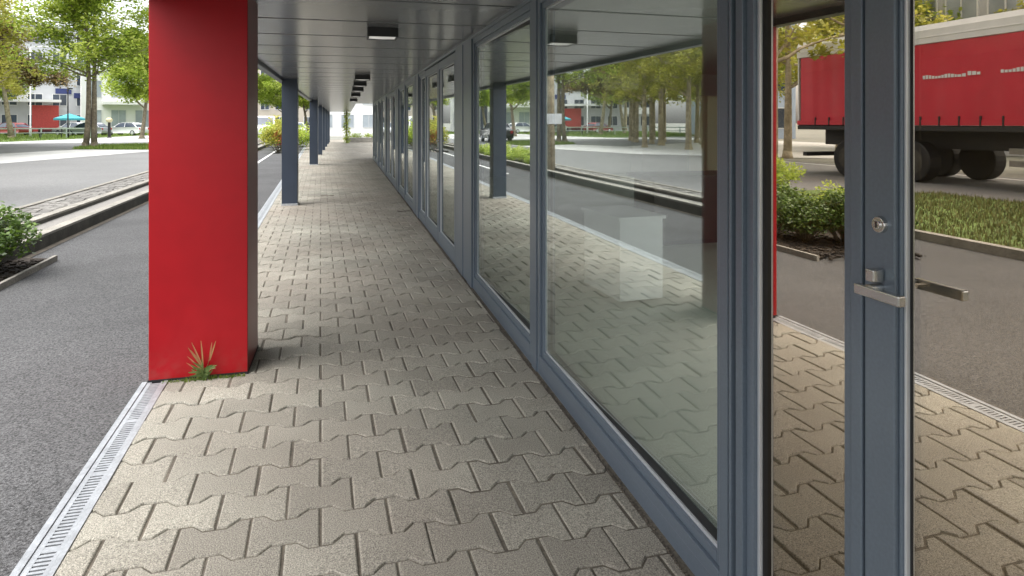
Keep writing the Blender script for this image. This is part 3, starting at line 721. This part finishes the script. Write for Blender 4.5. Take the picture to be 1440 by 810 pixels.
# ------------------------------------------------------------------ vehicles
def wheel(parent, x, y, r, wd, side, rim='bead'):
    b = MB(); b.tube([(x-wd/2,y,r),(x-wd/2+.02,y,r),(x+wd/2-.02,y,r),(x+wd/2,y,r)], [r-.03,r,r,r-.03], 24)
    o = b.build('wheel', M['rubber'], parent, smooth=False)
    f = x + side*(wd/2+.004); b = MB(); b.tube([(f,y,r),(f+side*.012,y,r)], [r*.62,r*.5], 16); b.tube([(f+side*.01,y,r),(f+side*.03,y,r)], r*.15, 10)
    b.build('rim', M[rim], o); return o
def car(name, label, paint, loc, rz, kind='hatch', group=None):
    """length runs along local y, front at +y"""
    t = thing(name, label, 'car' if kind != 'van' else 'van', loc, rz, group); Wd = .88
    if kind == 'van':
        prof = [(-2.4,.35),(2.45,.35),(2.5,.75),(2.25,1.05),(1.75,1.25),(1.15,2.05),(.9,2.15),(-2.35,2.15),(-2.45,1.9)]
    else:
        prof = [(-2.1,.30),(2.1,.28),(2.18,.50),(2.1,.72),(1.75,.84),(1.0,.93),(-1.75,.98),(-2.12,.92),(-2.18,.6)]
    rings = []
    for (sx, ins) in ((-Wd,.05),(-Wd-.03,0),(Wd+.03,0),(Wd,.05)):
        cy = 0; cz = .9; rings.append([(sx, y*(1-ins*.4), z+(.0 if z < .5 else -ins*.6)) for y, z in prof])
    b = MB(); b.loft(rings); b.build('body', paint, t, bevel=.05, smooth=True, seg=3)
    if kind != 'van':
        cab = [(1.05,.90),(.35,1.40),(-.1,1.475),(-1.1,1.46),(-1.85,1.0),(-1.9,.92)]
        b = MB(); b.loft([[(-.80,y,z) if z < 1.1 else (-.62,y,z) for y, z in cab],[(.80,y,z) if z < 1.1 else (.62,y,z) for y, z in cab]])
        b.build('window', M['wglass'], t, bevel=.03, smooth=True)
        roof = [(.38,1.40),(-.1,1.49),(-1.1,1.475),(-1.45,1.27),(-1.1,1.44),(-.1,1.455)]
        b = MB(); b.prism(roof, 'x', -.64, .64); b.build('roof', paint, t, bevel=.01)
        for s in (-1,1):
            for (pa,pb,pr) in (((s*.79,.98,.94),(s*.63,.36,1.42),.03),((s*.80,-.35,.95),(s*.635,-.35,1.46),.03),((s*.80,-1.8,.95),(s*.635,-1.3,1.42),.05)):
                b = MB(); b.tube([pa,pb], pr, 6); b.build('pillar', paint, t)
            b = MB(); b.obox((s*.98,.72,.98), (.2,.1,.13)); b.build('mirror', paint, t, bevel=.02)
    else:
        b = MB(); b.add([(-.8,1.77,1.26),(.8,1.77,1.26),(.74,1.20,2.02),(-.74,1.20,2.02)], [(0,1,2,3)]); b.build('window', M['wglass'], t)
        for s in (-1,1):
            b = MB(); b.box(s*.915-.004, s*.915+.004, .35, 1.25, 1.25, 1.85); b.build('window', M['wglass'], t)
    r = .31 if kind != 'van' else .35
    for s in (-1,1):
        for y in (1.32,-1.35): wheel(t, s*(Wd-.09), y, r, .21, s)
        yf, zf = (2.14,.64) if kind != 'van' else (2.42,.85)
        b = MB(); b.obox((s*.66,yf,zf), (.32,.10,.14)); b.build('headlight', M['lens'], t, bevel=.02)
        yb, zb = (-2.15,.78) if kind != 'van' else (-2.44,1.1)
        b = MB(); b.obox((s*.76,yb,zb), (.18,.08,.2)); b.build('tail_light', M['lamp_red'], t, bevel=.02)
    return t
PG = 'cars parked in front of the far buildings'
car('parked_car', 'white car parked near the far left building', M['carw'], (-30.0,83.5,-.01), R(60), group=PG)
car('parked_car', 'silver car parked between the far building and turquoise parasol', M['cars'], (-27.6,80.5,-.01), R(75), group=PG)
car('parked_car', 'white car parked behind the twin trunk tree', M['carw'], (-24.2,82,-.01), R(70), group=PG)
car('parked_car', 'dark red car parked at the far left edge', M['carr'], (-36.5,84,-.01), R(65), group=PG)
car('parked_car', 'black car on the street, mirrored in the large window', M['cark'], (-10.9,47.6,-.01), R(4))
car('parked_van', 'white van parked beyond the gap right of the red pillar', M['carw'], (-7.9,70,-.01), R(185), 'van')
car('parked_car', 'silver car parked behind the white van', M['cars'], (-9.4,76,-.01), R(183))
car('parked_car', 'white car parked farther down the street beside the white van', M['carw'], (-5.4,79,-.01), R(182))

# semi trailer truck on the street (mirrored in the door)
t = thing('semi_trailer_truck', 'red curtain sided semi trailer truck on the street', 'truck', (-12.9, 0, -.014), math.atan(SL))
Y0, Y1 = 3.2, 15.7; HW = 1.27
b = MB(); b.box(-HW,HW,Y0,Y1,1.30,1.42); b.build('trailer_bed', M['chassis'], t, bevel=.01)
for s in (-1,1):
    b = MB(); n = 136; v = []; f = []
    for i in range(n+1):
        y = Y0+.12+(Y1-Y0-.24)*i/n; dxx = s*(HW-.012+.012*math.sin(y*5.1)+.006*math.sin(y*13))
        v += [(dxx,y,1.56),(dxx*1.0,y,2.5),(dxx,y,3.45)]
    for i in range(n): f += [(3*i,3*i+3,3*i+4,3*i+1),(3*i+1,3*i+4,3*i+5,3*i+2)]
    b.add(v, f); o = b.build('side_curtain', M['curtain'], t, smooth=True, fix=False)
    b = MB(); b.box(s*HW-.008, s*HW+.012, Y0, Y1, 1.44, 1.57); b.build('lower_rail', M['curtain'], t, bevel=.004)
    b = MB(); b.box(s*HW-.02, s*HW+.02, Y0, Y1, 3.46, 3.80); b.box(s*HW-.01, s*HW+.035, Y0, Y1, 3.60, 3.63); b.build('upper_rail', M['wpaint'], t, bevel=.006)
    b = MB()
    for k in range(23): b.box(s*HW-.004, s*HW+.022, Y0+.3+k*.52, Y0+.34+k*.52, 1.43, 1.66)
    b.build('curtain_straps', M['chassis'], t)
    b = MB(); xx = s*(HW+.016)                       # two rows of faint white marks on the curtain
    for (ya, yb, z) in ((11.15,12.3,2.58),(10.8,11.02,2.60),(9.0,10.3,2.60)):
        y = ya
        while y < yb:
            wq = .05+.05*abs(math.sin(y*37)); b.box(xx-.002, xx+.002, y, y+wq, z, z+.075+.02*math.sin(y*11)); y += wq+.02
    b.build('curtain_marks', M['wpaint'], t)
    b = MB(); b.box(s*1.2-.02, s*1.2+.02, 6.8, 10.2, .55, .68); b.box(s*1.2-.02, s*1.2+.02, 6.8, 10.2, .82, .95)
    for y in (7.2,8.5,9.8): b.box(s*1.17-.02, s*1.17+.02, y-.03, y+.03, .53, 1.30)
    b.build('side_guard', M['kerb'], t)
b = MB(); b.box(-HW+.01,HW-.01,Y1-.05,Y1,1.32,3.80); b.build('rear_door', M['wpaint'], t, bevel=.01)
b = MB(); b.box(-HW,HW,Y0,Y0+.08,1.32,3.80); b.build('front_wall', M['wpaint'], t, bevel=.01)
b = MB(); b.prism([(-HW-.01,3.803),(HW+.01,3.80),(HW-.05,3.93),(0,3.97),(-HW+.05,3.93)], 'y', Y0, Y1); b.build('roof', M['wpaint'], t)
b = MB(); b.box(-.5,-.38,Y0+.5,Y1-.3,.85,1.295); b.box(.38,.5,Y0+.5,Y1-.3,.85,1.295); b.box(-1.15,1.15,Y1-.25,Y1-.1,.5,.62); b.build('chassis_beam', M['chassis'], t)
b = MB(); [b.box(s*.8-.06,s*.8+.06,7.0,7.15,.05,1.22) for s in (-1,1)]; b.build('landing_gear', M['chassis'], t)
for y in (12.65,13.8):
    for s in (-1,1): wheel(t, s*1.05, y, .52, .38, s, 'kerbdark')
b = MB(); b.loft([[(-1.22,1.2,.5),(1.22,1.2,.5),(1.22,1.25,1.9),(1.15,1.55,3.3),(-1.15,1.55,3.3),(-1.22,1.25,1.9)],[(-1.22,3.3,.5),(1.22,3.3,.5),(1.22,3.3,1.9),(1.15,3.3,3.6),(-1.15,3.3,3.6),(-1.22,3.3,1.9)]]); b.build('cab', M['curtain'], t, bevel=.05)
b = MB(); b.add([(-1.05,1.225,1.95),(1.05,1.225,1.95),(1.0,1.45,2.85),(-1.0,1.45,2.85)], [(0,1,2,3)]); [b.box(s*1.222-.01,s*1.222+.01,1.6,2.6,1.9,2.6) for s in (-1,1)]; b.build('window', M['wglass'], t)
for y in (2.0,5.6):
    for s in (-1,1): wheel(t, s*1.05, y, .52, .34, s, 'kerbdark')

# ------------------------------------------------------------------ far buildings and street furniture
def block(name, label, loc, rz, w, d, h, m, rows, cols, wm, roofm=None, z0=.9, ww=.62, hh=.58):
    t = thing(name, label, 'building', loc, rz)
    b = MB(); b.box(-w/2,w/2,-d/2,d/2,-.1,h); b.build('wall', m, t)
    b = MB(); b.box(-w/2-.2,w/2+.2,-d/2-.2,d/2+.2,h+.003,h+.28); b.build('roof', roofm or M['pale'], t)
    fh = (h-.3)/rows
    def win(face, u, z, uw, zh):
        f = MB(); g = MB(); q = .07
        def bx(B, u0, u1, za, zb, o0, o1):
            if face == 's': B.box(u0,u1,-d/2-o1,-d/2-o0,za,zb)
            elif face == 'e': B.box(w/2+o0,w/2+o1,u0,u1,za,zb)
        for (a,b_,c,e) in ((u,u+q,z,z+zh),(u+uw-q,u+uw,z,z+zh),(u+q,u+uw-q,z,z+q),(u+q,u+uw-q,z+zh-q,z+zh),(u+uw/2-.03,u+uw/2+.03,z+q,z+zh-q)): bx(f,a,b_,c,e,.004,.07)
        fo = f.build('window', M['white'] if m is not M['white'] else M['pale'], t)
        bx(g, u+.02, u+uw-.02, z+.02, z+zh-.02, .006, .03); g.build('window_pane', wm, fo)
    for r in range(rows):
        for c in range(cols):
            cw = w/cols; win('s', -w/2+c*cw+cw*(1-ww)/2, r*fh+z0, cw*ww, fh*hh)
        nc = max(1, int(d/3.2))
        for c in range(nc):
            cw = d/nc; win('e', -d/2+c*cw+cw*(1-ww)/2, r*fh+z0, cw*ww, fh*hh)
    return t
A = block('apartment_building', 'pale apartment building with window rows and white canopy at far left', (-47,107,0), R(28), 20, 10, 15, M['pale'], 5, 7, M['wglass'])
b = MB(); b.box(-3,5.5,-8.2,-5.05,4.3,4.65); b.build('canopy', M['white'], A)
b = MB(); b.box(2.5,5.6,-5.09,-5.01,.2,3.9); b.build('red_panel', M['redpanel'], A)
for (x, z) in ((5.2,5.6),(7.4,5.0)):
    b = MB(); b.box(x,x+1.9,-5.12,-5.01,z,z+.75); b.build('navy_panel', M['navy'], A)
for r in (1,2,3):
    b = MB(); b.box(-9.5,-4.5,-6.3,-5.02,r*2.94,r*2.94+.16); b.box(-9.5,-4.5,-6.3,-6.24,r*2.94+.16,r*2.94+1.1); b.build('balcony', M['white'], A)
B2 = block('office_building', 'white low building with tall glazed entrance behind the twin trunk tree', (-27.5,104,0), R(20), 17, 9, 8.2, M['white'], 2, 6, M['lglass'])
b = MB(); b.box(1.6,4.2,-4.66,-4.51,.1,7.6); b.build('entrance_glazing', M['wglass'], B2)
b = MB(); [b.box(1.6+k*.65-.04,1.6+k*.65+.04,-4.72,-4.665,.1,7.6) for k in range(5)]; b.build('glazing_bars', M['white'], B2)
b = MB(); b.box(-6.2,-1.5,-6.0,-4.55,3.9,4.3); b.build('canopy', M['white'], B2)
block('office_block', 'blue and white office block behind the street trees, mirrored in the window', (-44,62,0), R(-62), 26, 10, 14, M['blueclad'], 4, 9, M['wglass'])
block('warehouse', 'grey building with vertical glazing behind the truck, mirrored in the door', (-34,10,0), R(90), 34, 12, 10, M['pale'], 2, 16, M['lglass'], ww=.8, hh=.8)
block('white_house', 'white building beyond the far end of the walkway', (3.5,78,0), R(4), 14, 8, 8, M['white'], 3, 6, M['lglass'])
block('brick_block', 'beige block far down the street behind the white van', (-11,118,0), R(5), 16, 8, 11, M['beige'], 4, 7, M['wglass'])

t = thing('parasol', 'turquoise parasol in front of the far buildings', 'parasol', (-29.0,79.5,0))
t.scale = (.8,.8,.9)
b = MB(); b.tube([(0,0,0),(0,0,2.75)], .03, 8); b.build('pole', M['wpaint'], t)
b = MB(); n = 8; v = [(0,0,2.75)] + [(1.9*math.cos(2*PI*k/n),1.9*math.sin(2*PI*k/n),2.15) for k in range(n)] + [(1.9*math.cos(2*PI*k/n),1.9*math.sin(2*PI*k/n),1.92) for k in range(n)]
b.add(v, [(0,1+k,1+(k+1) % n) for k in range(n)] + [(1+k,9+k,9+(k+1) % n,1+(k+1) % n) for k in range(n)]); b.build('canopy', M['turq'], t)
b = MB(); b.tube([(0,0,0),(0,0,.08)], .35, 12); b.build('base', M['black'], t)
def street_lamp(label, loc, rz, h=6, m='black'):
    t = thing('street_lamp', label, 'street lamp', loc, rz)
    b = MB(); b.tube([(0,0,0),(0,0,.9),(0,0,.95),(0,0,h)], [.11,.11,.07,.05], 10); b.tube([(0,0,h-.05),(.4,0,h+.12),(1.0,0,h+.15)], .035, 8); b.build('pole', M[m], t, smooth=True)
    b = MB(); b.prism([(.8,h+.08),(1.5,h+.10),(1.5,h+.2),(.85,h+.24)], 'y', -.14, .14); o = b.build('lamp_head', M[m], t, bevel=.02)
    b = MB(); b.box(.9,1.45,-.1,.1,h+.055,h+.08); b.build('lens', M['lens'], o)
street_lamp('dark street lamp before the far buildings left of the twin trunk tree', (-26.2,71.5,0), R(-60), 4.6)
street_lamp('tall white lamp pole at the far left beside the copper tree', (-30.6,74.5,0), R(20), 9, 'wpaint')
t = thing('bollard_lamp', 'dark bollard lamp with round pale head on the far verge', 'lamp', (-22.2,70.2,0))
b = MB(); b.tube([(0,0,0),(0,0,.1),(0,0,1.5)], [.22,.14,.12], 10); b.build('post', M['black'], t)
b = MB(); b.tube([(0,0,1.5),(0,0,1.58),(0,0,1.75),(0,0,1.9),(0,0,1.95)], [.14,.26,.30,.2,.06], 14); b.build('lamp_head', M['icream'], t, smooth=True)
t = thing('railing', 'low pale railing along the far verge', 'railing', (-33.0,69.5,0), R(14))
b = MB(); b.box(-9,9,-.03,.03,.85,.95); b.box(-9,9,-.02,.02,.45,.52); b.build('rail', M['rail'], t)
for k in range(10):
    b = MB(); b.box(-9+k*2-.05,-9+k*2+.05,-.05,.05,0,.98); b.build('post', M['rail'], t)
t = thing('bench', 'dark park bench on the far verge in front of the railing', 'bench', (-27.4,70.8,0), R(20))
b = MB(); [b.box(-1,1,-.25+k*.14,-.14+k*.14,.42,.46) for k in range(4)]; b.build('seat', M['chassis'], t)
b = MB(); [b.box(-1,1,.30,.34,.55+k*.14,.66+k*.14) for k in range(3)]; b.build('backrest', M['chassis'], t)
for x in (-.85,.85):
    b = MB(); b.box(x-.04,x+.04,-.22,.34,.0,.42); b.box(x-.04,x+.04,.345,.39,.3,.95); b.build('leg', M['black'], t)
t = thing('wooden_post', 'weathered timber post with a small plate, mirrored in the large window', 'post', (tx(-3.55,17.6),17.6,0))
b = MB(); b.tube([(0,0,-.1),(.02,0,2.5),(.05,0,6.0)], [.15,.14,.11], 12); b.build('shaft', M['bark_p'], t, smooth=True)
b = MB(); b.box(-.3,.3,-.17,-.15,1.45,1.75); b.build('plate', M['bead'], t)
